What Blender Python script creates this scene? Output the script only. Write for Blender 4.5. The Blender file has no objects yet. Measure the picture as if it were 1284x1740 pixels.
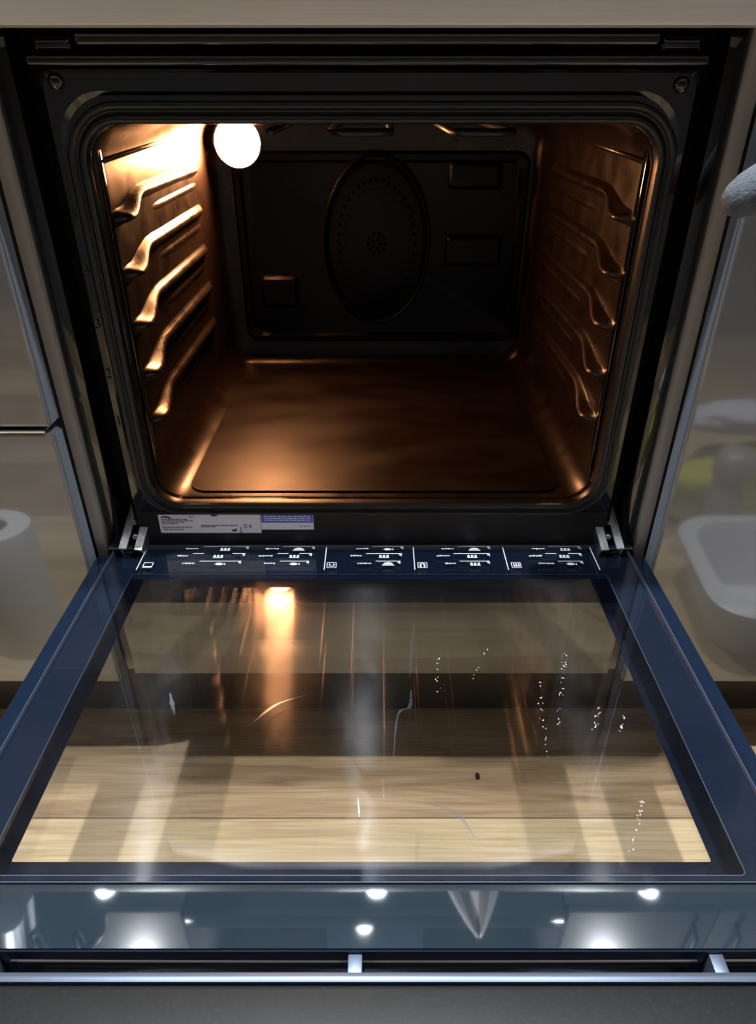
import bpy, bmesh, math, random
from mathutils import Vector, Matrix
random.seed(7)
S = bpy.context.scene
COL = S.collection
PI = math.pi

# ------------------------------------------------------------------ camera
cam_d = bpy.data.cameras.new('camera')
cam_d.sensor_fit = 'VERTICAL'; cam_d.sensor_height = 36.0
cam_d.lens = 36.0*1163/1740
cam_d.clip_start = 0.02
cam = bpy.data.objects.new('camera', cam_d); COL.objects.link(cam)
cam.location = (.008, -.615, .731)
cam.rotation_euler = (math.radians(90-31.6), 0, 0)
S.camera = cam

# ------------------------------------------------------------------ world, exposure
W = bpy.data.worlds.new('world'); S.world = W; W.use_nodes = True
W.node_tree.nodes['Background'].inputs[0].default_value = (.80, .88, 1, 1)
W.node_tree.nodes['Background'].inputs[1].default_value = .05
S.view_settings.view_transform = 'Standard'
S.view_settings.look = 'None'
S.view_settings.gamma = 1
S.view_settings.use_curve_mapping = False
S.view_settings.exposure = 0.0
CEIL_W = 225.0         # middle ceiling downlight, watts
UNDER_W = 3.0          # each small light under the wall cabinets
OVEN_E = 580.0         # oven lamp lens emission
S.cycles.max_bounces = 12
S.cycles.transparent_max_bounces = 16
S.cycles.sample_clamp_indirect = 6
S.cycles.caustics_reflective = True
S.cycles.use_denoising = True

# ------------------------------------------------------------------ materials
def new_mat(name):
    m = bpy.data.materials.new(name); m.use_nodes = True
    nt = m.node_tree
    return m, nt, nt.nodes, nt.links
def pbr(name, col, rough=.5, metal=0, spec=.5, coat=0, coat_rough=.03, noise=None, bump=None, rnoise=None):
    """noise=(scale, colour2, lo, hi, stretch)  bump=(scale,strength,dist,stretch)  rnoise=(scale,rough_lo,rough_hi,stretch)"""
    m, nt, N, L = new_mat(name)
    b = N['Principled BSDF']
    b.inputs['Base Color'].default_value = (*col, 1)
    b.inputs['Roughness'].default_value = rough
    b.inputs['Metallic'].default_value = metal
    b.inputs['Specular IOR Level'].default_value = spec
    b.inputs['Coat Weight'].default_value = coat
    b.inputs['Coat Roughness'].default_value = coat_rough
    tc = N.new('ShaderNodeTexCoord')
    def tex(scale, stretch):
        mp = N.new('ShaderNodeMapping'); L.new(tc.outputs['Object'], mp.inputs[0])
        mp.inputs['Scale'].default_value = stretch
        n = N.new('ShaderNodeTexNoise'); n.inputs['Scale'].default_value = scale; n.inputs['Detail'].default_value = 5
        L.new(mp.outputs[0], n.inputs['Vector']); return n
    if noise:
        sc, c2, lo, hi, st = noise
        n = tex(sc, st); r = N.new('ShaderNodeValToRGB')
        r.color_ramp.elements[0].position = lo; r.color_ramp.elements[1].position = hi
        r.color_ramp.elements[0].color = (*col, 1); r.color_ramp.elements[1].color = (*c2, 1)
        L.new(n.outputs['Fac'], r.inputs[0]); L.new(r.outputs[0], b.inputs['Base Color'])
    if rnoise:
        sc, a, z, st = rnoise
        n = tex(sc, st); mr = N.new('ShaderNodeMapRange')
        mr.inputs[1].default_value = .35; mr.inputs[2].default_value = .65
        mr.inputs[3].default_value = a; mr.inputs[4].default_value = z
        L.new(n.outputs['Fac'], mr.inputs[0]); L.new(mr.outputs[0], b.inputs['Roughness'])
    if bump:
        sc, s, d, st = bump
        n = tex(sc, st); bp = N.new('ShaderNodeBump')
        bp.inputs['Strength'].default_value = s; bp.inputs['Distance'].default_value = d
        L.new(n.outputs['Fac'], bp.inputs['Height']); L.new(bp.outputs[0], b.inputs['Normal'])
    return m
def emis(name, col, s):
    m, nt, N, L = new_mat(name)
    N.remove(N['Principled BSDF'])
    e = N.new('ShaderNodeEmission'); e.inputs[0].default_value = (*col, 1); e.inputs[1].default_value = s
    L.new(e.outputs[0], N['Material Output'].inputs[0]); return m
ANI = (1, 0)
def glass(name, tint, gcol, boost=1.0, rough=.015, haze=0, haze_col=(.97, .97, 1)):
    """thin pane: clear transmission + Fresnel mirror + a smeary film of grease"""
    m, nt, N, L = new_mat(name)
    N.remove(N['Principled BSDF'])
    tr = N.new('ShaderNodeBsdfTransparent'); tr.inputs[0].default_value = (*tint, 1)
    gl = N.new('ShaderNodeBsdfGlossy'); gl.inputs['Color'].default_value = (*gcol, 1); gl.inputs['Roughness'].default_value = rough
    geo = N.new('ShaderNodeNewGeometry')
    ior = N.new('ShaderNodeMapRange'); ior.inputs[3].default_value = 1.5; ior.inputs[4].default_value = 1/1.5
    L.new(geo.outputs['Backfacing'], ior.inputs[0])
    fr = N.new('ShaderNodeFresnel'); L.new(ior.outputs[0], fr.inputs['IOR'])
    mu = N.new('ShaderNodeMath'); mu.operation = 'MULTIPLY'; mu.use_clamp = True; mu.inputs[1].default_value = boost
    L.new(fr.outputs[0], mu.inputs[0])
    mx = N.new('ShaderNodeMixShader'); L.new(mu.outputs[0], mx.inputs[0]); L.new(tr.outputs[0], mx.inputs[1]); L.new(gl.outputs[0], mx.inputs[2])
    out = mx
    if haze:
        tc = N.new('ShaderNodeTexCoord')
        def nz(scale, st, lo, hi):
            mp = N.new('ShaderNodeMapping'); mp.inputs['Scale'].default_value = st; L.new(tc.outputs['Object'], mp.inputs[0])
            n = N.new('ShaderNodeTexNoise'); n.inputs['Scale'].default_value = scale; n.inputs['Detail'].default_value = 6
            n.inputs['Distortion'].default_value = .6
            L.new(mp.outputs[0], n.inputs['Vector'])
            r = N.new('ShaderNodeMapRange'); r.inputs[1].default_value = lo; r.inputs[2].default_value = hi
            L.new(n.outputs['Fac'], r.inputs[0]); return r
        a = nz(7, (1, .8, 1), .38, .8); b = nz(26, (1.6, .8, 1), .52, .95)
        ad = N.new('ShaderNodeMath'); ad.operation = 'ADD'
        L.new(a.outputs[0], ad.inputs[0]); L.new(b.outputs[0], ad.inputs[1])
        sc = N.new('ShaderNodeMath'); sc.operation = 'MULTIPLY'; sc.use_clamp = True; sc.inputs[1].default_value = haze
        L.new(ad.outputs[0], sc.inputs[0])
        g2 = N.new('ShaderNodeBsdfGlossy'); g2.inputs['Color'].default_value = (*haze_col, 1); g2.inputs['Roughness'].default_value = .115; g2.inputs['Anisotropy'].default_value = .75
        tg = N.new('ShaderNodeCombineXYZ'); tg.inputs[0].default_value = ANI[0]; tg.inputs[1].default_value = ANI[1]; L.new(tg.outputs[0], g2.inputs['Tangent'])
        m2 = N.new('ShaderNodeMixShader'); L.new(sc.outputs[0], m2.inputs[0]); L.new(mx.outputs[0], m2.inputs[1]); L.new(g2.outputs[0], m2.inputs[2])
        out = m2
    L.new(out.outputs[0], N['Material Output'].inputs[0])
    return m

ONE = (1, 1, 1)
M = {}
M['enamel'] = pbr('cavity_enamel', (.012, .0072, .005), .3, spec=.42, noise=(700, (.05, .033, .024), .60, .76, ONE),
                  rnoise=(35, .26, .36, ONE), bump=(600, .12, .0003, ONE))
M['enamel_floor'] = pbr('cavity_floor_enamel', (.009, .0055, .0042), .36, spec=.24, noise=(14, (.022, .014, .010), .42, .75, (1, 2, 1)),
                  rnoise=(8, .30, .46, (1, 2, 1)), bump=(300, .15, .0004, ONE))
M['enamel_back'] = pbr('back_wall_enamel', (.007, .0062, .006), .34, spec=.24, bump=(160, .25, .0005, ONE))
M['frame'] = pbr('frame_enamel', (.006, .0055, .005), .06, spec=.5, bump=(30, .06, .001, ONE))
M['frame'].node_tree.nodes['Principled BSDF'].inputs['IOR'].default_value = 1.7
M['channel'] = pbr('channel_black', (.004, .004, .004), .6, spec=.2)
M['rubber'] = pbr('seal_rubber', (.008, .008, .008), .34, spec=.5, bump=(900, .3, .0004, ONE))
M['steel'] = pbr('brushed_steel', (.84, .80, .785), .5, metal=.75, noise=(30, (.76, .73, .715), .3, .7, (.3, 1, 40)), bump=(220, .12, .0003, (.02, 1, 12)))
M['zinc'] = pbr('zinc_plate', (.46, .48, .50), .32, metal=1, bump=(200, .2, .0004, ONE))
M['alu'] = pbr('door_aluminium', (.34, .37, .45), .3, metal=1)
M['edge'] = pbr('edge_highlight', (.05, .065, .095), .3)  # pane-edge highlight put into the colour
M['railtop'] = pbr('rail_satin', (.085, .11, .155), .38, metal=.6)
M['rail'] = pbr('rail_dark', (.004, .005, .005), .5, spec=.2, noise=(500, (.010, .0108, .0095), .5, .75, ONE), bump=(700, .15, .0003, ONE))
M['navy'] = pbr('printed_glass_navy', (.0055, .0115, .026), .06, spec=.6)
M['navy2'] = pbr('printed_glass_inner', (.006, .010, .022), .10, spec=.5)
M['black'] = pbr('satin_black', (.006, .006, .007), .4)
M['print'] = pbr('print_white', (.80, .82, .86), .6)
M['inner_glass'] = glass('door_inner_glass', (.98, .985, .985), (1, 1, 1), 1.0, .012, .055)
M['outer_glass'] = glass('door_outer_glass', (.97, .955, .95), (.85, .93, 1), 1.2, .012)
M['coated_glass'] = pbr('coated_blue_glass', (.012, .021, .030), .035, spec=1.0, coat=1, coat_rough=.02)
M['gloss'] = pbr('cabinet_gloss', (.122, .127, .136), .35, spec=.6, coat=1, coat_rough=.055, bump=(6, .03, .002, ONE))
M['gloss'].node_tree.nodes['Principled BSDF'].inputs['Coat IOR'].default_value = 1.75
M['bevel'] = pbr('cabinet_edge_band', (.17, .20, .24), .25, spec=.6)
M['gap'] = pbr('gap_brown', (.16, .14, .12), .7)
M['beige'] = pbr('carcass_edge_beige', (.42, .385, .355), .5)
M['plinth'] = pbr('plinth_dark', (.055, .047, .038), .4)
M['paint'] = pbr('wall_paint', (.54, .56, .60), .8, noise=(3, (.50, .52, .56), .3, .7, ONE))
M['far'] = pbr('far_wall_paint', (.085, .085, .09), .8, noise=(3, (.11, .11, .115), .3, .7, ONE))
M['ceil'] = pbr('ceiling_paint', (.75, .75, .74), .9, noise=(3, (.71, .71, .70), .3, .7, ONE))
M['worktop'] = pbr('worktop_grey', (.34, .35, .36), .35, noise=(60, (.42, .43, .44), .4, .7, ONE))
M['chrome'] = pbr('chrome', (.75, .78, .8), .12, metal=1)
M['satin'] = pbr('satin_metal', (.85, .9, .95), .3, metal=1)
M['label'] = pbr('label_paper', (.62, .61, .66), .5)
M['blue'] = pbr('label_blue', (.045, .075, .42), .5, noise=(700, (.12, .15, .5), .5, .6, (1, 1, 3)))
M['ink'] = pbr('label_ink', (.02, .02, .03), .6)
M['num'] = pbr('raised_numeral', (.006, .006, .006), .3)
M['hole'] = pbr('hole_black', (.002, .002, .002), .8, spec=.1)
M['lens'] = emis('oven_lamp_light', (1, .40, .15), OVEN_E)
M['led'] = emis('downlight_lens', (.95, .98, 1), 30)
M['led2'] = emis('under_cabinet_led', (.78, .92, 1), 25)
M['tub'] = pbr('tub_white_plastic', (.62, .64, .68), .35)
M['yellow'] = pbr('yellow_cloth', (.50, .50, .035), .85, noise=(30, (.38, .40, .03), .4, .6, ONE), bump=(40, .6, .01, ONE))
M['film'] = pbr('pale_cloth', (.50, .53, .62), .7, bump=(25, .6, .01, ONE))
M['bottle'] = pbr('grey_bottle', (.28, .28, .30), .35)
M['red'] = pbr('red_plastic', (.40, .03, .04), .4)
M['paper'] = pbr('paper_roll', (.72, .74, .76), .9, bump=(150, .3, .001, ONE))
M['card'] = pbr('roll_core', (.16, .15, .14), .9)
M['mitt'] = pbr('grey_fleece', (.05, .064, .08), .95, noise=(90, (.075, .09, .108), .35, .65, ONE), bump=(350, .8, .002, ONE))
M['mitt_trim'] = pbr('mitt_binding', (.36, .25, .22), .9)
M['fabric'] = pbr('towel_cloth', (.5, .48, .46), .9)
M['stripe'] = pbr('towel_stripe', (.16, .10, .10), .9)
M['streak'] = glass('light_streak', (.90, .93, .97), (.9, .95, 1), 1.0, .3, .55, (.75, .85, 1))  # pale film painted in place of light streaks on the smeared glass

def wood(name, a, b, c, seed):
    m, nt, N, L = new_mat(name)
    p = N['Principled BSDF']; p.inputs['Roughness'].default_value = .33
    tc = N.new('ShaderNodeTexCoord'); mp = N.new('ShaderNodeMapping')
    mp.inputs['Scale'].default_value = (.9, 9, 1); mp.inputs['Location'].default_value = (seed*1.7, seed*3.1, seed)
    L.new(tc.outputs['Object'], mp.inputs[0])
    n = N.new('ShaderNodeTexNoise'); n.inputs['Scale'].default_value = 4; n.inputs['Detail'].default_value = 9; n.inputs['Distortion'].default_value = 1.2
    L.new(mp.outputs[0], n.inputs['Vector'])
    r = N.new('ShaderNodeValToRGB'); e = r.color_ramp.elements
    e[0].position = .30; e[0].color = (*c, 1); e[1].position = .70; e[1].color = (*b, 1)
    k = e.new(.48); k.color = (*a, 1)
    L.new(n.outputs['Fac'], r.inputs[0])
    mp2 = N.new('ShaderNodeMapping'); mp2.inputs['Scale'].default_value = (3, 120, 1); L.new(tc.outputs['Object'], mp2.inputs[0])
    n2 = N.new('ShaderNodeTexNoise'); n2.inputs['Scale'].default_value = 3; n2.inputs['Detail'].default_value = 4
    L.new(mp2.outputs[0], n2.inputs['Vector'])
    mx = N.new('ShaderNodeMix'); mx.data_type = 'RGBA'; mx.blend_type = 'MULTIPLY'; mx.inputs[0].default_value = .55
    r2 = N.new('ShaderNodeMapRange'); r2.inputs[1].default_value = .3; r2.inputs[2].default_value = .6; r2.inputs[3].default_value = .55; r2.inputs[4].default_value = 1.05
    L.new(n2.outputs['Fac'], r2.inputs[0])
    L.new(r.outputs[0], mx.inputs[6]); L.new(r2.outputs[0], mx.inputs[7]); L.new(mx.outputs[2], p.inputs['Base Color'])
    bp = N.new('ShaderNodeBump'); bp.inputs['Strength'].default_value = .15; bp.inputs['Distance'].default_value = .001
    L.new(n2.outputs['Fac'], bp.inputs['Height']); L.new(bp.outputs[0], p.inputs['Normal'])
    return m
WOODS = [wood('oak_plank', (.42, .30, .17), (.52, .39, .235), (.25, .165, .095), 1),
         wood('oak_plank_pale', (.58, .45, .26), (.66, .53, .325), (.44, .32, .175), 5),
         wood('oak_plank_brown', (.34, .23, .14), (.44, .32, .20), (.20, .13, .08), 9)]

# ------------------------------------------------------------------ mesh helpers
def link(name, bm, mat, parent=None, smooth=False, bevel=0, bseg=2):
    if bevel:
        bmesh.ops.bevel(bm, geom=bm.edges[:], offset=bevel, segments=bseg, profile=.6, affect='EDGES', clamp_overlap=True)
    bmesh.ops.recalc_face_normals(bm, faces=bm.faces[:])
    me = bpy.data.meshes.new(name); bm.to_mesh(me); bm.free()
    me.materials.append(M[mat] if isinstance(mat, str) else mat)
    if smooth:
        for p in me.polygons: p.use_smooth = True
    o = bpy.data.objects.new(name, me); COL.objects.link(o)
    if parent: o.parent = parent
    return o
def autosmooth(o, ang=35):
    me = o.data
    for p in me.polygons: p.use_smooth = True
    bm = bmesh.new(); bm.from_mesh(me)
    for e in bm.edges:
        e.smooth = not (len(e.link_faces) == 2 and e.calc_face_angle(0) > math.radians(ang))
    bm.to_mesh(me); bm.free(); return o
def empty(name, loc=(0, 0, 0)):
    o = bpy.data.objects.new(name, None); o.empty_display_size = .05; COL.objects.link(o); o.location = loc; return o
def tag(o, label, cat, group=None):
    o['label'] = label; o['category'] = cat
    if group: o['group'] = group
    return o
def struct(o, label=None):
    o['kind'] = 'structure'
    if label: o['label'] = label
    return o
def bx(bm, x0, x1, y0, y1, z0, z1, mtx=None):
    v = [bm.verts.new(Vector(c) if mtx is None else mtx @ Vector(c)) for c in
         [(x0,y0,z0),(x1,y0,z0),(x1,y1,z0),(x0,y1,z0),(x0,y0,z1),(x1,y0,z1),(x1,y1,z1),(x0,y1,z1)]]
    for f in ((3,2,1,0),(4,5,6,7),(0,1,5,4),(1,2,6,5),(2,3,7,6),(3,0,4,7)): bm.faces.new([v[i] for i in f])
def box(name, x0, x1, y0, y1, z0, z1, mat, parent=None, bevel=0, bseg=2):
    bm = bmesh.new(); bx(bm, x0, x1, y0, y1, z0, z1)
    o = link(name, bm, mat, parent, bevel=bevel, bseg=bseg)
    return autosmooth(o) if bevel else o
def rr(x0, x1, z0, z1, r, n=8):
    """rounded rectangle in 2-D, 4*(n+1) points"""
    pts = []
    for cx, cz, a0 in ((x1-r, z1-r, 0), (x0+r, z1-r, PI/2), (x0+r, z0+r, PI), (x1-r, z0+r, 1.5*PI)):
        for i in range(n+1):
            a = a0+PI/2*i/n; pts.append((cx+r*math.cos(a), cz+r*math.sin(a)))
    return pts
def loft(bm, loops, closed=True, cap0=False, cap1=False, ring=False):
    vs = [[bm.verts.new(p) for p in lp] for lp in loops]
    n = len(vs[0]); k = len(vs)
    for a in range(k if ring else k-1):
        A, B = vs[a], vs[(a+1) % k]
        for i in range(n if closed else n-1):
            j = (i+1) % n
            bm.faces.new((A[i], A[j], B[j], B[i]))
    if cap0: bm.faces.new(vs[0])
    if cap1: bm.faces.new(vs[-1])
    return vs
def tube(bm, path, r, seg=10, closed=False, cap=True):
    loops = []; n = len(path); P = [Vector(p) for p in path]
    prev = None
    for i in range(n):
        t = (P[(i+1) % n]-P[i-1]) if closed else (P[min(i+1, n-1)]-P[max(i-1, 0)])
        t.normalize()
        ref = Vector((0, 0, 1)) if abs(t.z) < .9 else Vector((0, 1, 0))
        if prev is not None: ref = prev
        a = (ref - t*ref.dot(t)).normalized(); prev = a
        b = t.cross(a)
        rad = r[i] if isinstance(r, (list, tuple)) else r
        loops.append([P[i]+a*rad*math.cos(2*PI*k/seg)+b*rad*math.sin(2*PI*k/seg) for k in range(seg)])
    loft(bm, loops, ring=closed, cap0=cap and not closed, cap1=cap and not closed)
def lathe(bm, prof, c, axis='z', seg=28, sx=1, sz=1):
    """prof: (radius, height) pairs along the axis"""
    loops = []
    for r, h in prof:
        lp = []
        for i in range(seg):
            a = 2*PI*i/seg; u, v = r*math.cos(a)*sx, r*math.sin(a)*sz
            if axis == 'z': lp.append((c[0]+u, c[1]+v, c[2]+h))
            elif axis == 'y': lp.append((c[0]+u, c[1]+h, c[2]+v))
            else: lp.append((c[0]+h, c[1]+u, c[2]+v))
        loops.append(lp)
    loft(bm, loops, cap0=True, cap1=True)
def text_mesh(name, s, size, mat, parent, mtx, extrude=.0003):
    cu = bpy.data.curves.new(name, 'FONT'); cu.body = s; cu.size = size; cu.extrude = extrude
    cu.align_x = 'CENTER'; cu.align_y = 'CENTER'; cu.resolution_u = 3
    t = bpy.data.objects.new(name+'_tmp', cu); COL.objects.link(t)
    dg = bpy.context.evaluated_depsgraph_get(); dg.update()
    me = bpy.data.meshes.new_from_object(t.evaluated_get(dg))
    bpy.data.objects.remove(t); bpy.data.curves.remove(cu)
    me.name = name; me.transform(mtx); me.materials.clear(); me.materials.append(M[mat])
    o = bpy.data.objects.new(name, me); COL.objects.link(o); o.parent = parent
    return o
FACE = Matrix.Rotation(PI/2, 4, 'X')      # text lying in xz, facing -y

# ================================================================== THE SETTING
floor = struct(box('floor', -2.0, 2.0, -1.95, .66, -.03, -.008, 'black'), 'light oak laminate floor')
PW, PL = .188, 1.28
y_edge = -.116
row = 0
for k in range(-11, 5):
    y0 = y_edge + k*PW; y1 = y0+PW
    y0 = max(y0, -1.95); y1 = min(y1, .66)
    if y1-y0 < .01: continue
    off = [(-.55, .73), (-1.2, .08), (-.9, .38), (-.72, .56)][k % 4][0]
    x = -2.0; cuts = [off+PL*j for j in range(-2, 4)]
    xs = [-2.0]+[c for c in cuts if -1.95 < c < 1.95]+[2.0]
    for i in range(len(xs)-1):
        mat = WOODS[1] if (k == -1) else (WOODS[0] if k == 0 else WOODS[(k*2+i) % 3])
        box('plank', xs[i]+.0004, xs[i+1]-.0004, y0+.0004, y1-.0004, -.008, 0, mat, floor, bevel=.0008, bseg=1)
struct(box('ceiling', -2.0, 2.0, -1.95, .66, 2.36, 2.40, 'ceil'))
struct(box('wall_back', -2.0, 2.0, .62, .66, 0, 2.36, 'paint'))
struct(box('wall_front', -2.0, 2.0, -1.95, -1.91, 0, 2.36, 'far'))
struct(box('wall_left', -2.04, -2.0, -1.95, .66, 0, 2.36, 'paint'))
struct(box('wall_right', 2.0, 2.04, -1.95, .66, 0, 2.36, 'paint'))
struct(box('baseboard_back', -2.0, 2.0, .052, .070, 0, .112, 'plinth', bevel=.001), 'dark kickboard under the kitchen units')

# ================================================================== CABINETS
def unit(name, sgn, fronts, label, cat):
    """gloss base unit beside the oven: carcass + fronts. sgn -1 left, +1 right"""
    r = empty(name, (0, 0, 0))
    xi, xo = .2935, 1.0
    a, b = sorted((sgn*xi, sgn*xo))
    bm = bmesh.new()
    e0, e1 = sorted((sgn*xi, sgn*.3045)); bx(bm, e0, e1, .012, .58, .115, .86)
    e0, e1 = sorted((sgn*xo, sgn*(xo-.018))); bx(bm, e0, e1, .004, .58, .115, .86)
    bx(bm, a+.018, b-.018, .004, .58, .115, .133); bx(bm, a+.018, b-.018, .004, .58, .842, .86)
    bx(bm, a+.018, b-.018, .566, .58, .133, .842)
    link('carcass', bm, 'beige', r)
    e0, e1 = sorted((sgn*.305, sgn*.325)); box('gap_filler', e0, e1, .022, .04, .115, .86, 'gap', r)
    for z0, z1, nm in fronts:
        f0, f1 = sorted((sgn*.3035, sgn*(xo-.002)))
        box(nm, f0, f1, -.018, .001, z0, z1, 'gloss', r, bevel=.0035, bseg=4)
        g0, g1 = sorted((sgn*.3022, sgn*.3036))
        eb = box('edge_band', g0, g1, -.0150, .0005, z0+.003, z1-.003, 'bevel', r)
    return r
u = unit('drawer_cabinet', -1, [(.122, .452, 'drawer_front'), (.458, .845, 'drawer_front')],
         '', '')
tag(u, 'glossy grey two-drawer base cabinet to the left of the oven', 'cabinet')
# grip lip along the top of the lower drawer
box('grip_profile', -.99, -.310, -.0186, -.004, .4525, .4552, 'chrome', u, bevel=.0008)
u = unit('base_cabinet', 1, [(.122, .845, 'door_front')], '', '')
tag(u, 'glossy grey single-door base cabinet to the right of the oven', 'cabinet')
hs = empty('oven_housing')
tag(hs, 'glossy grey filler front below the oven door', 'cabinet')
box('filler_front', -.290, .290, -.004, .014, .122, .248, 'gloss', hs, bevel=.002)
box('shelf', -.290, .290, .016, .58, .232, .250, 'beige', hs)

wt = tag(box('worktop', -1.6, 1.6, -.028, .618, .882, .924, 'worktop', bevel=.004), 'grey worktop running above the oven and cabinets', 'worktop')

# ================================================================== OVEN
OV = empty('oven', (0, .02, .262))
tag(OV, 'built-in electric oven with its lamp on and glass door folded down', 'oven')
def P_(o):                       # parent keeping world coordinates
    return o
OVI = Matrix.Translation(OV.location).inverted()
def op(o):                       # child of the oven, geometry given in world space
    o.parent = OV; o.matrix_parent_inverse = OVI; return o

# ---- cavity shell
CX0, CX1, CZ0, CZ1 = -.229, .236, .357, .708
def cl(y, d, r): return [(x, y, z) for x, z in rr(CX0+d, CX1-d, CZ0+d, CZ1-d, r, 9)]
bm = bmesh.new()
loft(bm, [cl(.020, -.002, .034), cl(.026, 0, .032), cl(.05, .001, .032), cl(.14, .001, .032), cl(.25, .001, .032), cl(.36, .001, .032), cl(.43, .002, .034),
          cl(.442, .005, .036), cl(.450, .016, .038)], cap1=True)
cav = link('cavity', bm, 'enamel', smooth=True); op(cav); autosmooth(cav, 50)
md = cav.modifiers.new('thickness', 'SOLIDIFY'); md.thickness = .0015; md.offset = 1
def cp(o): o.parent = cav; return o       # sub-part of the cavity (same frame as cavity's local = world)
# floor pan
bm = bmesh.new(); loft(bm, [[(x, y, z) for x, y in rr(-.200, .207, .034, .425, .02, 5)] for z in (.3575, .3592)], cap0=True, cap1=True)
cp(autosmooth(link('floor_plate', bm, 'enamel_floor')))
# shelf runners: pressed teardrop rails, five levels on each wall
LEV = (.642, .593, .544, .495, .446)
def runner(sgn, z0, top):
    wall = CX0+.0012 if sgn < 0 else CX1-.0012
    ny, nz = 64, 22
    bm = bmesh.new(); vs = []
    for i in range(ny+1):
        y = .038+(.385-.038)*i/ny; row = []
        for j in range(nz+1):
            dz = -.030+.054*j/nz
            def ss(v, lo, hi):
                v = max(0, min(1, (v-lo)/(hi-lo))); return v*v*(3-2*v)
            f = ss(y, .062, .125)                      # 0 at the nub, 1 along the rail
            e = ss(y, .040, .054)*(1-ss(y, .355, .380))
            c = -.009*(1-f)+.005*f-.006*max(0, y-.12)
            w = .0062*(1-f)+.0070*f-.0018*math.exp(-((y-.112)/.016)**2)
            q = abs((dz-c)/w)
            h = (.015*(1-f)+.0075*f)*e*(1-q**2.6) if q < 1 else 0
            q = abs((dz-.004+.019)/.0045)
            if q < 1: h = max(h, .003*ss(y, .14, .2)*(1-ss(y, .34, .375))*(1-q*q))
            row.append(bm.verts.new((wall-sgn*(h-.0009), y, z0+dz)))
        vs.append(row)
    for i in range(ny):
        for j in range(nz):
            bm.faces.new((vs[i][j], vs[i+1][j], vs[i+1][j+1], vs[i][j+1]))
    bmesh.ops.smooth_vert(bm, verts=bm.verts[:], factor=.5, use_axis_x=True, use_axis_y=False, use_axis_z=False)
    o = cp(link('shelf_runner', bm, 'enamel', smooth=True)); return o
for s in (-1, 1):
    for k, z in enumerate(LEV): runner(s, z, k == 0)
    wall = CX0+.001 if s < 0 else CX1-.001
    bm = bmesh.new(); tube(bm, [(wall, .03, .680), (wall, .20, .684), (wall, .40, .688)], .0028, 8)
    cp(link('crease_bead', bm, 'enamel', smooth=True))
    # grey upright of the front flange seen between the nubs
    box_o = box('front_flange', *(sorted((wall-s*.0001, wall-s*.0022))), .028, .037, .375, .690, 'frame', None, bevel=.0009); cp(box_o)
# ---- back wall: inset panel, fan cover, pressed bosses
bm = bmesh.new()
def yl(y, d, r): return [(x, y, z) for x, z in rr(-.198+d, .222-d, .392+d, .662-d, r, 6)]
loft(bm, [yl(.4515, 0, .02), yl(.444, .005, .018), yl(.444, .012, .016), yl(.448, .016, .014)], cap1=True)
cp(autosmooth(link('back_panel', bm, 'enamel_back'), 40))
bm = bmesh.new()
lathe(bm, [(1, .000), (.995, -.005), (.965, -.0075), (.93, -.005), (.91, -.0025), (.89, -.005), (.86, -.0055), (.6, -.0075), (.3, -.0085), (.02, -.0088)], (.006, .4495, .541), 'y', 72, .079, .120)
fan = cp(autosmooth(link('fan_cover', bm, 'enamel_back'), 60))
fan['label'] = 'oval fan cover with rings of small holes'
bm = bmesh.new()
def hole(u, v, r):
    q = math.hypot(u, v)
    d = -.0061-.0027*max(0, 1-q/.86)
    lathe(bm, [(r*1.0, 0), (r*.9, -.0008), (r*.6, -.0004)], (.006+.079*u, .4495+d, .541+.120*v), 'y', 8)
for k in range(40): hole(.70*math.cos(2*PI*k/40), .70*math.sin(2*PI*k/40), .0030)
for k in range(40): hole(.61*math.cos(2*PI*(k+.5)/40), .61*math.sin(2*PI*(k+.5)/40), .0024)
for k in range(10): hole(.16*math.cos(2*PI*k/10), .12*math.sin(2*PI*k/10), .0028)
for k in range(5): hole(.07*math.cos(2*PI*k/5), .05*math.sin(2*PI*k/5), .0024)
vh = cp(link('vent_holes', bm, 'hole')); vh['kind'] = 'stuff'
def boss(x0, x1, z0, z1):
    bm = bmesh.new()
    def l(y, d, r): return [(x, y, z) for x, z in rr(x0+d, x1-d, z0+d, z1-d, r, 4)]
    loft(bm, [l(.449, 0, .006), l(.440, .004, .005), l(.439, .006, .004), l(.439, .010, .003)], cap1=True)
    cp(autosmooth(link('pressed_boss', bm, 'enamel_back'), 50))
boss(.106, .182, .612, .650); boss(.106, .190, .507, .553); boss(-.170, -.112, .446, .495)
# ---- grill element below the ceiling
bm = bmesh.new(); path = []
for k in range(5):
    xx = -.09+.055*k
    ys = [.09, .41] if k % 2 == 0 else [.41, .09]
    path += [(xx, ys[0], .6995), (xx, (ys[0]+ys[1])/2, .6995), (xx, ys[1], .6995)]
    if k < 4:
        yy = ys[1]+(.012 if ys[1] > .2 else -.012)
        path += [(xx+.014, yy, .6995), (xx+.041, yy, .6995)]
tube(bm, path, .0035, 8); cp(link('grill_element', bm, 'black', smooth=True))
# ---- lamp
LX, LY, LZ = -.181, .446, .672
bm = bmesh.new()
loft(bm, [[(LX+r*math.cos(2*PI*i/36), LY+y, LZ+r*math.sin(2*PI*i/36)) for i in range(36)] for r, y in
          ((.0335, .003), (.0335, -.0165), (.0320, -.018), (.0305, -.018), (.029, -.0165), (.029, .003))], ring=True)
ring = cp(autosmooth(link('lamp_ring', bm, 'chrome'), 40))
bm = bmesh.new()
lathe(bm, [(.0285, 0), (.0280, -.012), (.024, -.018), (.015, -.0225), (.004, -.024)], (LX, LY, LZ), 'y', 32)
lens = cp(link('lamp_lens', bm, 'lens', smooth=True)); lens['label'] = 'glowing round oven lamp lens'

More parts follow.
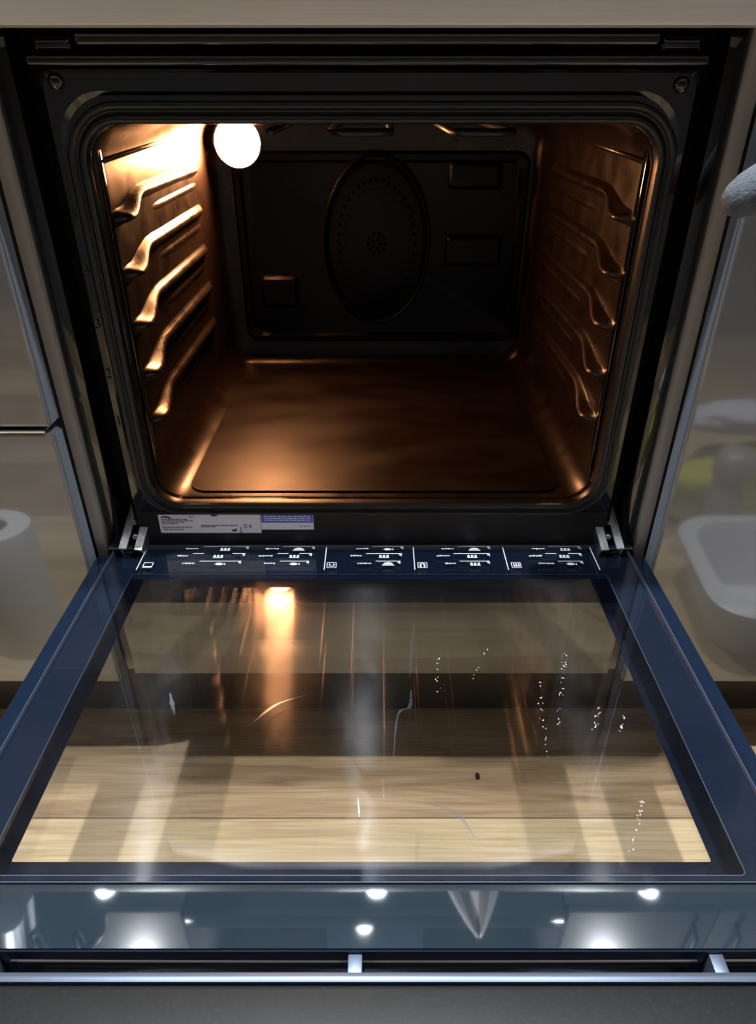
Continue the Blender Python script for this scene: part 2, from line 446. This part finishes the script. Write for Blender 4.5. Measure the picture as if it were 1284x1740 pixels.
# ---- front frame plate with the opening
def fl_(y, x0, x1, z0, z1, r): return [(x, y, z) for x, z in rr(x0, x1, z0, z1, r, 9)]
bm = bmesh.new()
loft(bm, [fl_(.030, CX0, CX1, CZ0, CZ1, .032), fl_(.0215, CX0-.001, CX1+.001, CZ0-.001, CZ1+.001, .033), fl_(.020, CX0-.003, CX1+.003, CZ0-.003, CZ1+.003, .035),
          fl_(.020, -.247, .250, .343, .728, .040), fl_(.0185, -.250, .253, .341, .731, .038), fl_(.0185, -.2555, .2585, .300, .743, .012),
          fl_(.020, -.2585, .2615, .297, .7455, .012), fl_(.024, -.2595, .2625, .296, .7465, .012), fl_(.052, -.2595, .2625, .296, .7465, .012)])
op(autosmooth(link('front_frame', bm, 'frame'), 12))
bm = bmesh.new()
bx(bm, -.2905, .2935, .052, .056, .265, .79)
# hole not needed: the plate sits behind the frame ring; cut it around the opening
bm.free()
bm = bmesh.new()
loft(bm, [fl_(.050, -.250, .253, .310, .735, .02), fl_(.050, -.2905, .2905, .2655, .868, .004), fl_(.058, -.2905, .2905, .2655, .868, .004), fl_(.058, -.250, .253, .310, .735, .02)], ring=True)
op(link('chassis_plate', bm, 'channel'))
for s in (-1, 1):
    a, b = sorted((s*.2765, s*.2905))
    op(box('side_flange', a, b, .018, .050, .285, .771, 'frame', bevel=.002))
# top ridges and vent strip
op(box('top_ridge', -.262, .262, .012, .050, .7475, .7545, 'frame', bevel=.0025, bseg=3))
op(box('vent_strip', -.219, .219, .006, .050, .7605, .7685, 'frame', bevel=.0022, bseg=3))
bm = bmesh.new()
for x in (.232, .247): tube(bm, [(x, .034, .7575), (x, .030, .763), (x, .034, .7685)], .004, 8)
bm.free()
op(box('end_tab', .226, .258, .022, .050, .7565, .7675, 'frame', bevel=.004, bseg=3))
op(box('end_tab', -.258, -.228, .022, .050, .7565, .7675, 'frame', bevel=.004, bseg=3))
for x, z in ((-.244, .738), (.246, .736)):
    bm = bmesh.new(); lathe(bm, [(.0062, .001), (.006, -.002), (.0042, -.0042), (.001, -.005)], (x, .0185, z-.001), 'y', 20)
    op(link('bump_stop', bm, 'frame', smooth=True))
# shelf level numerals on the left upright
for ch, z in zip('54321', (.640, .594, .546, .498, .448)):
    t = text_mesh('level_numeral', ch, .0135, 'num', None, Matrix.Translation((-.2525, .0180, z)) @ FACE, .0009)
    op(t)
# ---- door seal
bm = bmesh.new()
prof = [(.0075, .020), (.0080, .0145), (.0062, .0105), (.0035, .0100), (.0020, .0135), (0, .0140), (-.0020, .0130), (-.0036, .0090), (-.0062, .0088), (-.0078, .0125), (-.0078, .020)]
loft(bm, [[(x, y, z) for x, z in rr(-.2375-d, .2445+d, .3490-d, .7165+d, .038+d, 12)] for d, y in prof])
seal = op(link('door_seal', bm, 'rubber', smooth=True))
for x in (-.168, .000, .162): op(box('seal_clip', x-.003, x+.003, .0075, .010, .3425, .3465, 'black'))

M['trim'] = pbr('lower_trim_black', (.005, .005, .006), .38, spec=.3)
op(box('lower_trim', -.2545, .2575, .0178, .0195, .2985, .3415, 'trim', bevel=.0004, bseg=1))
# ---- rating labels on the lower frame
def label_plate(x0, x1, z0, z1, mat, name): return op(box(name, x0, x1, .0172, .01785, z0, z1, mat))
lw = label_plate(-.2315, -.1205, .3150, .3385, 'label', 'rating_label'); lw['label'] = 'white rating label with small print'
bm = bmesh.new()
def dash(bm, x0, x1, z, h, y=.0168): bx(bm, x0, x1, y, y+.0005, z, z+h)
rnd = random.Random(3)
def lines(bm, x0, x1, z, h=.0007):
    x = x0
    while x < x1:
        w = rnd.uniform(.0012, .005); dash(bm, x, min(x+w, x1), z, h); x += w+.0009
lines(bm, -.2285, -.200, .3325); lines(bm, -.2285, -.194, .3305); lines(bm, -.2285, -.204, .3285); lines(bm, -.2285, -.212, .3265)
lines(bm, -.2285, -.196, .3222); lines(bm, -.2275, -.206, .3195); lines(bm, -.186, -.146, .3245); lines(bm, -.186, -.170, .3228); lines(bm, -.198, -.192, .3355)
# maker's swoosh
for k in range(9):
    a = k/8; x = -.2285+.010*a
    bx(bm, x, x+.0014, .0168, .0173, .3352+.0006*math.sin(a*PI*1.6)-.0006, .3352+.0006*math.sin(a*PI*1.6)+.0009*math.sin(a*PI)+.0004)
# small bin and plug marks
bx(bm, -.1525, -.1485, .0168, .0173, .3170, .3195); bx(bm, -.1490, -.1475, .0168, .0173, .3178, .3205); bx(bm, -.1432, -.1424, .0168, .0173, .3185, .3225); bx(bm, -.1445, -.1412, .0168, .0173, .3160, .3170)
pr = link('label_print', bm, 'ink', lw)
t = text_mesh('ce_mark', 'C E', .0060, 'ink', lw, Matrix.Translation((-.1350, .0169, .3235)) @ FACE, .0002)
lb = label_plate(-.1200, -.0625, .3195, .3385, 'label', 'service_label'); lb['label'] = 'blue and white label strip'
bm = bmesh.new(); bx(bm, -.1195, -.0630, .0167, .0172, .3285, .3382); link('blue_band', bm, 'blue', lb)
bm = bmesh.new(); rnd.seed(5)
for z in (.3364, .3340, .3316): lines(bm, -.116, -.066, z, .0009)
for v in bm.verts: v.co.y -= .0004
link('blue_print', bm, 'print', lb)
bm = bmesh.new(); lines(bm, -.078, -.066, .3235); link('label_print', bm, 'blue', lb)

# ---- hinges
def hinge(s):
    xc = s*.2555+.001
    bm = bmesh.new()
    A, B = Vector((xc, .052, .341)), Vector((xc+s*.006, -.004, .3065))
    d = (B-A); L = d.length; d.normalize(); sx = Vector((1, 0, 0)); sx = (sx-d*sx.dot(d)).normalized(); n = d.cross(sx)*1
    if n.z < 0: n = -n
    mt = Matrix((( sx.x, d.x, n.x, A.x), (sx.y, d.y, n.y, A.y), (sx.z, d.z, n.z, A.z), (0, 0, 0, 1)))
    bx(bm, -.013, -.0105, 0, L, -.018, .002, mt); bx(bm, .0105, .013, 0, L, -.018, .002, mt)
    bx(bm, -.0105, .0105, 0, .012, -.001, .002, mt); bx(bm, -.0105, .0105, .030, .036, -.001, .002, mt); bx(bm, -.0105, -.005, .012, .030, -.001, .002, mt); bx(bm, .005, .0105, .012, .030, -.001, .002, mt)
    bx(bm, -.0105, -.004, .036, L, -.001, .002, mt); bx(bm, .004, .0105, .036, L, -.001, .002, mt)
    h = op(link('hinge', bm, 'zinc', bevel=.0004, bseg=1)); h['label'] = 'zinc-plated door hinge'
    bm = bmesh.new(); bx(bm, -.0105, .0105, .010, L, -.014, -.010, mt); o = link('arm', bm, 'channel', h)
    bm = bmesh.new()
    p = mt @ Vector((0, .0215, -.004)); q = mt @ Vector((0, .048, -.004))
    bmesh.ops.create_uvsphere(bm, u_segments=12, v_segments=8, radius=.0038, matrix=Matrix.Translation(p))
    bmesh.ops.create_uvsphere(bm, u_segments=12, v_segments=8, radius=.0045, matrix=Matrix.Translation(q))
    link('rivet', bm, 'chrome', h, smooth=True)
hinge(-1); hinge(1)

# ---- control panel
op(box('control_panel', -.2975, .2975, -.022, .002, .7705, .868, 'steel', bevel=.0018))

# ---- door, lying open
ZI, ZO = .300, .262            # upper face of inner pane / outer pane
bm = bmesh.new()
for s in (-1, 1):
    a, b = sorted((s*.3000, s*.2835)); bx(bm, a, b, -.366, .001, ZO-.002, ZI-.004)
bx(bm, -.2835, .2835, .004, .012, ZO-.002, ZI-.006)
door = op(autosmooth(link('door', bm, 'navy', bevel=.0012)))
door['label'] = 'oven door folded down flat, glass window in a dark blue frame'
def dp(o): o.parent = door; return o
# end strip at the hinge side
dp(box('end_strip', -.2865, .2865, .0125, .0235, ZI-.004, ZI+.0012, 'alu', bevel=.001))
# corner plates
for s in (-1, 1):
    a, b = sorted((s*.288, s*.262)); dp(box('corner_plate', a, b, .004, .0235, ZI+.0014, ZI+.0034, 'alu', bevel=.0008))
# inner pane
def pane(name, x0, x1, y0, y1, z0, z1, r, mat, holes=None):
    bm = bmesh.new()
    o = rr(x0, x1, y0, y1, r, 6)
    if holes is None:
        loft(bm, [[(x, y, z) for x, y in o] for z in (z0, z1)], cap0=True, cap1=True)
    else:
        h = rr(*holes, 6)
        loft(bm, [[(x, y, z0) for x, y in o], [(x, y, z1) for x, y in o], [(x, y, z1) for x, y in h], [(x, y, z0) for x, y in h]], ring=True)
    return dp(link(name, bm, mat))
pane('inner_glass', -.2830, .2830, -.366, .012, ZI-.004, ZI, .004, 'inner_glass')['label'] = 'clear smeared inner door glass'
pane('inner_border', -.2825, .2825, -.3655, .0115, ZI-.0052, ZI-.0042, .004, 'navy', (-.2515, .2490, -.3590, -.0330, .004))
for nm, x0, x1, y0, y1, w in (('edge_highlight', -.2834, .2834, -.3664, .0118, .0007), ('border_highlight', -.2520, .2495, -.3595, -.0335, .0006)):  # thin lines drawn as the highlights along pane and border edges
    pane(nm, x0, x1, y0, y1, ZI-.0041 if nm == 'border_highlight' else ZI-.004, ZI-.0040 if nm == 'border_highlight' else ZI+.0002, .004, 'edge', (x0+w, x1-w, y0+w, y1-w, .0035))
# spacers below the inner border, then outer pane with its own print
bm = bmesh.new()
for s in (-1, 1):
    a, b = sorted((s*.2825, s*.262)); bx(bm, a, b, -.362, -.036, ZO+.001, ZI-.0056)
bx(bm, -.262, .262, -.040, .002, ZO+.001, ZI-.0056)
link('spacer', bm, 'navy2', door)
pane('outer_glass', -.2990, .2990, -.415, .001, ZO-.006, ZO-.002, .004, 'outer_glass')['label'] = 'tinted outer door glass'
pane('outer_border', -.2985, .2985, -.3555, .0005, ZO-.0010, ZO-.0002, .004, 'navy2', (-.2555, .2475, -.3295, -.0235, .002))
pane('mirror_strip', -.2985, .2985, -.4055, -.3670, ZI-.006, ZI-.0010, .002, 'coated_glass')['label'] = 'blue reflective glass strip near the door edge'
# ledge carrying the inner pane's free edge
box('edge_ledge', -.2825, .2825, -.3665, -.3600, ZO+.001, ZI-.0056, 'navy2', door)
# vent profile at the free edge
def ybox(nm, y0, y1, z0, z1, mat, bev=.001): return dp(box(nm, -.300, .300, y0, y1, z0, z1, mat, bevel=bev))
ybox('vent_lip', -.4072, -.4057, ZO+.002, ZI-.0015, 'navy')
ybox('vent_floor', -.4220, -.4095, ZO-.010, ZO-.006, 'black')
ybox('floor_line', -.4125, -.4105, ZI-.022, ZI-.020, 'beige', .0006)  # beige bar in place of the floor seen through the vent slot
ybox('rail_edge', -.4245, -.4185, ZO-.004, ZI+.0006, 'railtop', .0024)
ybox('rail', -.4640, -.4246, ZO-.004, ZI-.0010, 'rail', .003)
for x in (-.222, -.0055, .2085): dp(box('rib', x-.0042, x+.0042, -.4205, -.4075, ZO-.006, ZI-.003, 'railtop', bevel=.0008))
# printed cooking chart on the inner glass
ZP0, ZP1 = ZI+.00005, ZI+.0002
def pb(bm, x0, x1, y0, y1): bx(bm, min(x0, x1), max(x0, x1), min(y0, y1), max(y0, y1), ZP0, ZP1)
def slab(bm, pts):
    a = [bm.verts.new((x, y, ZP0)) for x, y in pts]; b = [bm.verts.new((x, y, ZP1)) for x, y in pts]
    n = len(pts)
    bm.faces.new(b); bm.faces.new(a[::-1])
    for i in range(n): bm.faces.new((a[i], a[(i+1) % n], b[(i+1) % n], b[i]))
bm = bmesh.new()
divs = (-.2475, -.049, .047, .146, .2425)
bm.free()
for x in divs:
    bm = bmesh.new(); pb(bm, x-.0005, x+.0005, -.031, .011); link('chart_divider', bm, 'print', door)
def frame_icon(bm, cx, cy, kind):
    w, h, t = .0052, .0048, .0008
    pb(bm, cx-w, cx+w, cy+h-t, cy+h); pb(bm, cx-w, cx+w, cy-h, cy-h+t); pb(bm, cx-w, cx-w+t, cy-h, cy+h); pb(bm, cx+w-t, cx+w, cy-h, cy+h)
    if kind == 0: pb(bm, cx-w, cx+w, cy-h, cy-h+.0026)
    elif kind == 1:
        pb(bm, cx-.003, cx+.003, cy-.0024, cy-.0012); pb(bm, cx-.003, cx-.0015, cy, cy+.0022); pb(bm, cx+.0015, cx+.003, cy, cy+.0022)
    elif kind == 2:
        pb(bm, cx-.003, cx-.0012, cy-.0036, cy+.002); pb(bm, cx+.0012, cx+.003, cy-.0036, cy+.002); pb(bm, cx-.002, cx+.002, cy+.0018, cy+.003)
    else:
        for q in (-.003, -.0004, .0022): pb(bm, cx+q, cx+q+.0012, cy-.003, cy+.003)
        pb(bm, cx-.003, cx+.003, cy-.001, cy+.0002)
for x, k in ((-.2375, 0), (-.0415, 1), (.0555, 2), (.1555, 3)):
    bm = bmesh.new(); frame_icon(bm, x, -.0225, k); link('printed_icon', bm, 'print', door)['kind'] = 'stuff'
rnd.seed(11)
def fish(bm, cx, cy, s):
    slab(bm, [(cx-s, cy), (cx-s*.4, cy+s*.42), (cx+s*.4, cy+s*.3), (cx+s*.75, cy), (cx+s*1.1, cy+s*.35), (cx+s*1.1, cy-s*.35), (cx+s*.7, cy-s*.06), (cx+s*.3, cy-s*.36), (cx-s*.4, cy-s*.36)])
def dome(bm, cx, cy, s):
    slab(bm, [(cx+s*math.cos(a), cy-s*.2+s*.75*math.sin(a)) for a in [PI*i/8 for i in range(9)]])
    pb(bm, cx-s*1.2, cx+s*1.2, cy-s*.5, cy-s*.3)
def cup(bm, cx, cy, s):
    for q in (-1, 0, 1): pb(bm, cx+q*s*.7-s*.22, cx+q*s*.7+s*.22, cy-s*.4, cy+s*.4)
    pb(bm, cx-s, cx+s, cy-s*.5, cy-s*.3)
def group(bm, x0, x1, kinds, two=False):
    for r_, (yy, knd) in enumerate(zip((.008, -.0055, -.0195), kinds)):
        a = x0+[.006, 0, .008][r_]
        xx = a
        for q in range(4):
            w = rnd.uniform(.0018, .004); pb(bm, xx, xx+w, yy-rnd.uniform(.0004, .0012), yy+rnd.uniform(.0006, .0014)); xx += w+.0007
        m0, m1 = xx+.004, x1-.002*r_
        cx = (m0+m1)/2
        if r_ != 1 or knd == 'line': pb(bm, m0, m1, yy+.0038, yy+.0046)
        else: pb(bm, m0, m0+.012, yy+.0040, yy+.0047); pb(bm, m1-.014, m1, yy+.0040, yy+.0047)
        {'fish': fish, 'dome': dome, 'cup': cup, 'line': cup}[knd](bm, cx, yy-.001, .0055)
        pb(bm, m1-.003, m1, yy+.001, yy+.003); pb(bm, m1-.001, m1-.0002, yy-.001, yy+.004)
for x0, x1, kk in ((-.210, -.135, ('cup', 'cup', 'fish')), (-.122, -.062, ('dome', 'cup', 'fish')), (-.022, .036, ('fish', 'line', 'dome')), (.072, .132, ('dome', 'line', 'cup')), (.172, .232, ('cup', 'cup', 'fish'))):
    bm = bmesh.new(); group(bm, x0, x1, kk); ch = link('printed_chart', bm, 'print', door); ch['kind'] = 'stuff'
# light streaks drawn as pale strips, and a crumb, on the inner glass
def streak(path, ws):
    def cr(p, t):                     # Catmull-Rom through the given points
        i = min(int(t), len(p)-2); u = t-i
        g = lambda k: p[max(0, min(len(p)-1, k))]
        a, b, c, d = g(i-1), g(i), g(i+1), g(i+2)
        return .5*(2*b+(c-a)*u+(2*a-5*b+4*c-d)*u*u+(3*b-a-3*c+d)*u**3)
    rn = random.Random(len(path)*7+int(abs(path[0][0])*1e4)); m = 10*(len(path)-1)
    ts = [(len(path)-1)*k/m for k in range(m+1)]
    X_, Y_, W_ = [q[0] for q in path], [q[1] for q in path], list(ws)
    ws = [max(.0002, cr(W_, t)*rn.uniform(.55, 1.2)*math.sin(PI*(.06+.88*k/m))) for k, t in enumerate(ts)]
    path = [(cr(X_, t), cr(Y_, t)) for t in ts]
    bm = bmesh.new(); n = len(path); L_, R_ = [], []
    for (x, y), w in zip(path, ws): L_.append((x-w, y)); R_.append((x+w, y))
    slab(bm, L_+R_[::-1]); dp(link('light_streak', bm, 'streak'))
def gx(px, py):                     # photo reading of a mark on the pane -> its place on the pane
    th = math.radians(31.6); dx, dy = (px-642)/1163, (py-870)/1163
    d = Vector((dx, math.cos(th)-dy*math.sin(th), -math.sin(th)-dy*math.cos(th)))
    k = (ZI-.731)/d.z
    return (.008+d.x*k, -.615+d.y*k)
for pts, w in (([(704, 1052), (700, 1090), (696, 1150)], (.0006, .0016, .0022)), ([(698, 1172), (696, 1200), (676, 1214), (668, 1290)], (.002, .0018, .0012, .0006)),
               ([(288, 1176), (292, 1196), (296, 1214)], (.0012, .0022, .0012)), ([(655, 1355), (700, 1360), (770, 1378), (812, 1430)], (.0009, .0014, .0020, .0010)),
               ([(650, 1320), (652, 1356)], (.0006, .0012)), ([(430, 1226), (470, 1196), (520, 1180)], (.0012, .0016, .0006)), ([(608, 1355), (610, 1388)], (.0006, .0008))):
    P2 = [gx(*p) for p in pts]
    streak(P2, w)
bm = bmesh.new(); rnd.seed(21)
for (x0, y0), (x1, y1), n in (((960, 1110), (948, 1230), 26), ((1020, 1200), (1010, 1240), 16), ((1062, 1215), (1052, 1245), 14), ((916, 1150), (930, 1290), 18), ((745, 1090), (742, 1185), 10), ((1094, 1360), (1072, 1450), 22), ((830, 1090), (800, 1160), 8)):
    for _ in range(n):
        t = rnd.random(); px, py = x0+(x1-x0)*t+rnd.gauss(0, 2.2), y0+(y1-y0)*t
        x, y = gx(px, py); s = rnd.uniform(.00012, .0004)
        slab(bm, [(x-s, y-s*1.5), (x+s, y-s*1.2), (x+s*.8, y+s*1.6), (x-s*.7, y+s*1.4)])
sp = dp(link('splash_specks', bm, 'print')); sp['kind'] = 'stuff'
bm = bmesh.new(); x, y = gx(811, 1318)
bmesh.ops.create_icosphere(bm, subdivisions=2, radius=.0022, matrix=Matrix.Translation((x, y, ZI+.0012)) @ Matrix.Diagonal((.8, 1.5, .6, 1)))
crumb = link('crumb', bm, 'hole', smooth=True); tag(crumb, 'small dark crumb lying on the door glass', 'crumb')

# the open door hangs a third of a degree below level at its free edge
PV = Matrix.Translation((0, .012, ZI))
door.matrix_world = PV @ Matrix.Rotation(math.radians(.35), 4, 'X') @ Matrix.Diagonal((1, .997, 1, 1)) @ PV.inverted()
crumb.location.z -= .0017

# ================================================================== LIGHTS OF THE ROOM
def downlight(x, y, label, watts):
    r = empty('ceiling_downlight', (x, y, 2.36)); tag(r, label, 'downlight', 'ceiling downlights')
    bm = bmesh.new()
    loft(bm, [[(q*math.cos(2*PI*i/28), q*math.sin(2*PI*i/28), z) for i in range(28)] for q, z in ((.046, 0), (.045, -.006), (.034, -.006), (.032, 0))], ring=True)
    link('trim_ring', bm, 'chrome', r, smooth=True)
    bm = bmesh.new(); lathe(bm, [(.0315, -.0005), (.031, -.003)], (0, 0, 0), 'z', 28); link('lens', bm, 'led', r)
    ld = bpy.data.lights.new('downlight_beam', 'SPOT'); ld.energy = watts; ld.color = (.93, .96, 1); ld.spot_size = math.radians(120); ld.spot_blend = .6; ld.shadow_soft_size = .022
    lo = bpy.data.objects.new('downlight_beam', ld); COL.objects.link(lo); lo.parent = r; lo.location = (0, 0, -.02)
for x, y, l, w in ((-.77, -.125, 'round ceiling downlight above the drawer cabinet', CEIL_W*.6), (-.04, .04, 'round ceiling downlight above the open oven door', CEIL_W),
                   (.74, -.125, 'round ceiling downlight above the single-door cabinet', CEIL_W*.6)):
    downlight(x, y, l, w)

# ================================================================== WALL UNITS (seen mirrored in the door's glass strip)
def wall_unit(x0, x1, label):
    r = empty('wall_cabinet', ((x0+x1)/2, .45, 1.46)); tag(r, label, 'cabinet')
    inv = Matrix.Translation(r.location).inverted()
    def c(o): o.parent = r; o.matrix_parent_inverse = inv; return o
    c(box('carcass', x0, x1, .256, .618, 1.50, 2.16, 'gloss', bevel=.001))
    w = (x1-x0)/2
    for k in range(2):
        d = c(box('door_front', x0+k*w+.002, x0+(k+1)*w-.002, .234, .254, 1.49, 2.16, 'gloss', bevel=.002))
        hx = x0+w+(-.05 if k == 0 else .05)
        bm = bmesh.new(); tube(bm, [(hx, .236, 1.54), (hx, .208, 1.55), (hx, .206, 1.61), (hx, .208, 1.67), (hx, .236, 1.68)], .005, 8)
        h = link('handle', bm, 'black', smooth=True); h.parent = d
    return r
wall_unit(-1.05, -.45, 'glossy wall cabinet left of the cooker hood')
wall_unit(.45, 1.15, 'glossy wall cabinet right of the cooker hood')
hd = empty('cooker_hood', (0, .42, 1.5)); tag(hd, 'dark glass cooker hood with black filter above the worktop', 'cooker hood')
hinv = Matrix.Translation(hd.location).inverted()
def hp(o): o.parent = hd; o.matrix_parent_inverse = hinv; return o
hp(box('canopy', -.445, .445, .234, .618, 1.50, 1.56, 'coated_glass', bevel=.003))
hp(box('filter', -.16, .15, .335, .59, 1.494, 1.4995, 'black', bevel=.001))
bm = bmesh.new(); loft(bm, [[(-.13, .34, 1.56), (.13, .34, 1.56), (.13, .618, 1.56), (-.13, .618, 1.56)], [(-.13, .34, 2.36), (.13, .34, 2.36), (.13, .618, 2.36), (-.13, .618, 2.36)]], cap0=True, cap1=True)
hp(link('chimney', bm, 'coated_glass'))
def under_light(x, z, label):
    r = empty('under_cabinet_light', (x, .292, z)); tag(r, label, 'lamp', 'lights below the wall units')
    bm = bmesh.new(); loft(bm, [[(q*math.cos(2*PI*i/24), q*math.sin(2*PI*i/24), zz) for i in range(24)] for q, zz in ((.034, 0), (.033, -.010), (.026, -.010), (.025, 0))], ring=True)
    link('housing', bm, 'chrome', r, smooth=True)
    bm = bmesh.new(); lathe(bm, [(.0245, -.002), (.024, -.008)], (0, 0, 0), 'z', 24); link('lens', bm, 'led2', r)
    ld = bpy.data.lights.new('under_beam', 'SPOT'); ld.energy = UNDER_W; ld.color = (.8, .92, 1); ld.spot_size = math.radians(140); ld.shadow_soft_size = .02
    lo = bpy.data.objects.new('under_beam', ld); COL.objects.link(lo); lo.parent = r; lo.location = (0, 0, -.014)
under_light(-.64, 1.50, 'small round light under the left wall cabinet')
under_light(.005, 1.50, 'small round light under the cooker hood')
under_light(.65, 1.50, 'small round light under the right wall cabinet')
# round dark tray with chrome cylinder
r = empty('round_tray', (-.83, .205, 1.46)); tag(r, 'large round dark glossy tray with a chrome cylinder against the left wall cabinet', 'tray')
bm = bmesh.new(); lathe(bm, [(.215, .025), (.217, .010), (.212, .004), (.204, .004), (.198, .012)], (0, 0, 0), 'y', 56); autosmooth(link('plate', bm, 'coated_glass', r))
bm = bmesh.new(); tube(bm, [(.015, -.014, -.03), (-.006, -.014, .06), (-.027, -.014, .15)], .034, 24); autosmooth(link('cylinder', bm, 'satin', r))
# striped tea towel tip hanging from the hood
bm = bmesh.new(); nx, nz = 10, 10; grid = []
for j in range(nz+1):
    t = j/nz; row = []
    for i in range(nx+1):
        s = i/nx; w = .13*t**.8+.008
        row.append(bm.verts.new(((.245-.035*t)+(s-.5)*w, .222-.006*math.sin(s*9+t*2)-.004*t, 1.562-.26*t)))
    grid.append(row)
for j in range(nz):
    for i in range(nx): bm.faces.new((grid[j][i], grid[j][i+1], grid[j+1][i+1], grid[j+1][i]))
tw = link('tea_towel', bm, 'fabric', smooth=True); tw.data.materials.append(M['stripe'])
for p in tw.data.polygons: p.material_index = 1 if (p.index % nx) in (2, 3, 6, 7) else 0
md = tw.modifiers.new('thickness', 'SOLIDIFY'); md.thickness = .003
tag(tw, 'striped tea towel corner hanging from the cooker hood', 'towel')

# ================================================================== THINGS ON THE FLOOR (seen mirrored in the gloss fronts)
tb = empty('laundry_tub', (.650, -.252, 0)); tag(tb, 'white plastic tub on the floor in front of the right cabinet', 'tub')
bm = bmesh.new()
def tl(d, z, r=.06): return [(x, y, z) for x, y in rr(-.18-d, .18+d, -.115-d, .115+d, r, 6)]
loft(bm, [tl(-.03, .0), tl(-.008, .06), tl(0, .115), tl(.012, .122), tl(.014, .116), tl(.016, .124), tl(.010, .130), tl(-.008, .130), tl(-.014, .118), tl(-.035, .008)], cap0=True, cap1=True)
autosmooth(link('body', bm, 'tub', tb), 50)
def lump(name, c, sx, sy, sz, mat, seed, amp=.25):
    bm = bmesh.new(); bmesh.ops.create_icosphere(bm, subdivisions=4, radius=1)
    from mathutils import noise
    for v in bm.verts:
        n = noise.noise(v.co*1.7+Vector((seed, 0, 0)))+.5*noise.noise(v.co*4+Vector((0, seed, 0)))
        v.co *= 1+amp*n
        v.co = Vector((c[0]+v.co.x*sx, c[1]+v.co.y*sy, max(.0, c[2]+v.co.z*sz)))  # flat where it rests
    return link(name, bm, mat, smooth=True)
tag(lump('yellow_cloth', (.64, -.560, .075), .17, .055, .10, 'yellow', 3), 'bright yellow cloth bundled on the floor behind the tub', 'cloth')
tag(lump('pale_cloth', (.63, -.57, .235), .13, .04, .03, 'film', 8), 'pale blue-grey cloth on top of the yellow cloth', 'cloth')
bt = empty('bottle', (.555, -.42, 0)); tag(bt, 'grey plastic bottle standing behind the white tub', 'bottle')
bm = bmesh.new(); lathe(bm, [(.027, 0), (.030, .006), (.030, .15), (.026, .175)], (0, 0, 0), 'z', 24); autosmooth(link('body', bm, 'bottle', bt), 60)
bm = bmesh.new(); lathe(bm, [(.026, .176), (.034, .190), (.036, .215), (.026, .235), (.006, .24)], (0, 0, 0), 'z', 24); autosmooth(link('cap', bm, 'bottle', bt), 60)
bm = bmesh.new(); lathe(bm, [(.016, 0), (.018, .004), (.018, .05), (.010, .058), (.010, .075)], (.62, -.245, .012), 'z', 20)
tag(autosmooth(link('red_bottle', bm, 'red')), 'small red bottle standing low in the white tub', 'bottle')
rl = empty('kitchen_roll', (-.510, -.222, 0)); tag(rl, 'white kitchen paper roll standing on the floor by the drawers', 'paper roll')
bm = bmesh.new(); loft(bm, [[(q*math.cos(2*PI*i/36), q*math.sin(2*PI*i/36), z) for i in range(36)] for q, z in ((.024, 0), (.055, 0), (.056, .003), (.056, .227), (.055, .23), (.024, .23))], ring=True)
autosmooth(link('paper', bm, 'paper', rl))
bm = bmesh.new(); loft(bm, [[(q*math.cos(2*PI*i/30), q*math.sin(2*PI*i/30), z) for i in range(30)] for q, z in ((.0215, 0), (.0238, 0), (.0238, .229), (.0215, .229))], ring=True)
autosmooth(link('core', bm, 'card', rl))
bm = bmesh.new(); lathe(bm, [(.021, .195), (.021, .20)], (0, 0, 0), 'z', 24); link('core_plug', bm, 'card', rl)

# ================================================================== GREY MITT AT THE RIGHT EDGE
mtt = empty('oven_mitt', (.40, -.045, .70)); tag(mtt, 'grey fleece mitt thumb hanging over the right cabinet edge', 'mitt')
minv = Matrix.Translation(mtt.location).inverted()
bm = bmesh.new()
tube(bm, [(.2715, -.050, .656), (.2735, -.050, .657), (.279, -.0495, .660), (.288, -.0485, .6645), (.302, -.047, .672), (.325, -.0455, .684), (.36, -.0445, .70)],
     [.004, .0090, .0135, .0165, .0180, .0195, .021], 18)
o = link('thumb', bm, 'mitt', smooth=True); o.parent = mtt; o.matrix_parent_inverse = minv
bm = bmesh.new()
tube(bm, [(.42, -.046, .58), (.42, -.046, .60), (.42, -.046, .64), (.42, -.046, .70), (.42, -.046, .76), (.42, -.046, .80)], [.02, .046, .062, .068, .064, .060], 24)
for v in bm.verts: v.co.y = -.046+(v.co.y+.046)*.36
o = link('palm', bm, 'mitt', smooth=True); o.parent = mtt; o.matrix_parent_inverse = minv
bm = bmesh.new(); tube(bm, [(.42, -.046, .798), (.42, -.046, .82)], [.064, .064], 24)
for v in bm.verts: v.co.y = -.046+(v.co.y+.046)*.40
o = link('cuff', bm, 'mitt_trim', smooth=False); o.parent = mtt; o.matrix_parent_inverse = minv
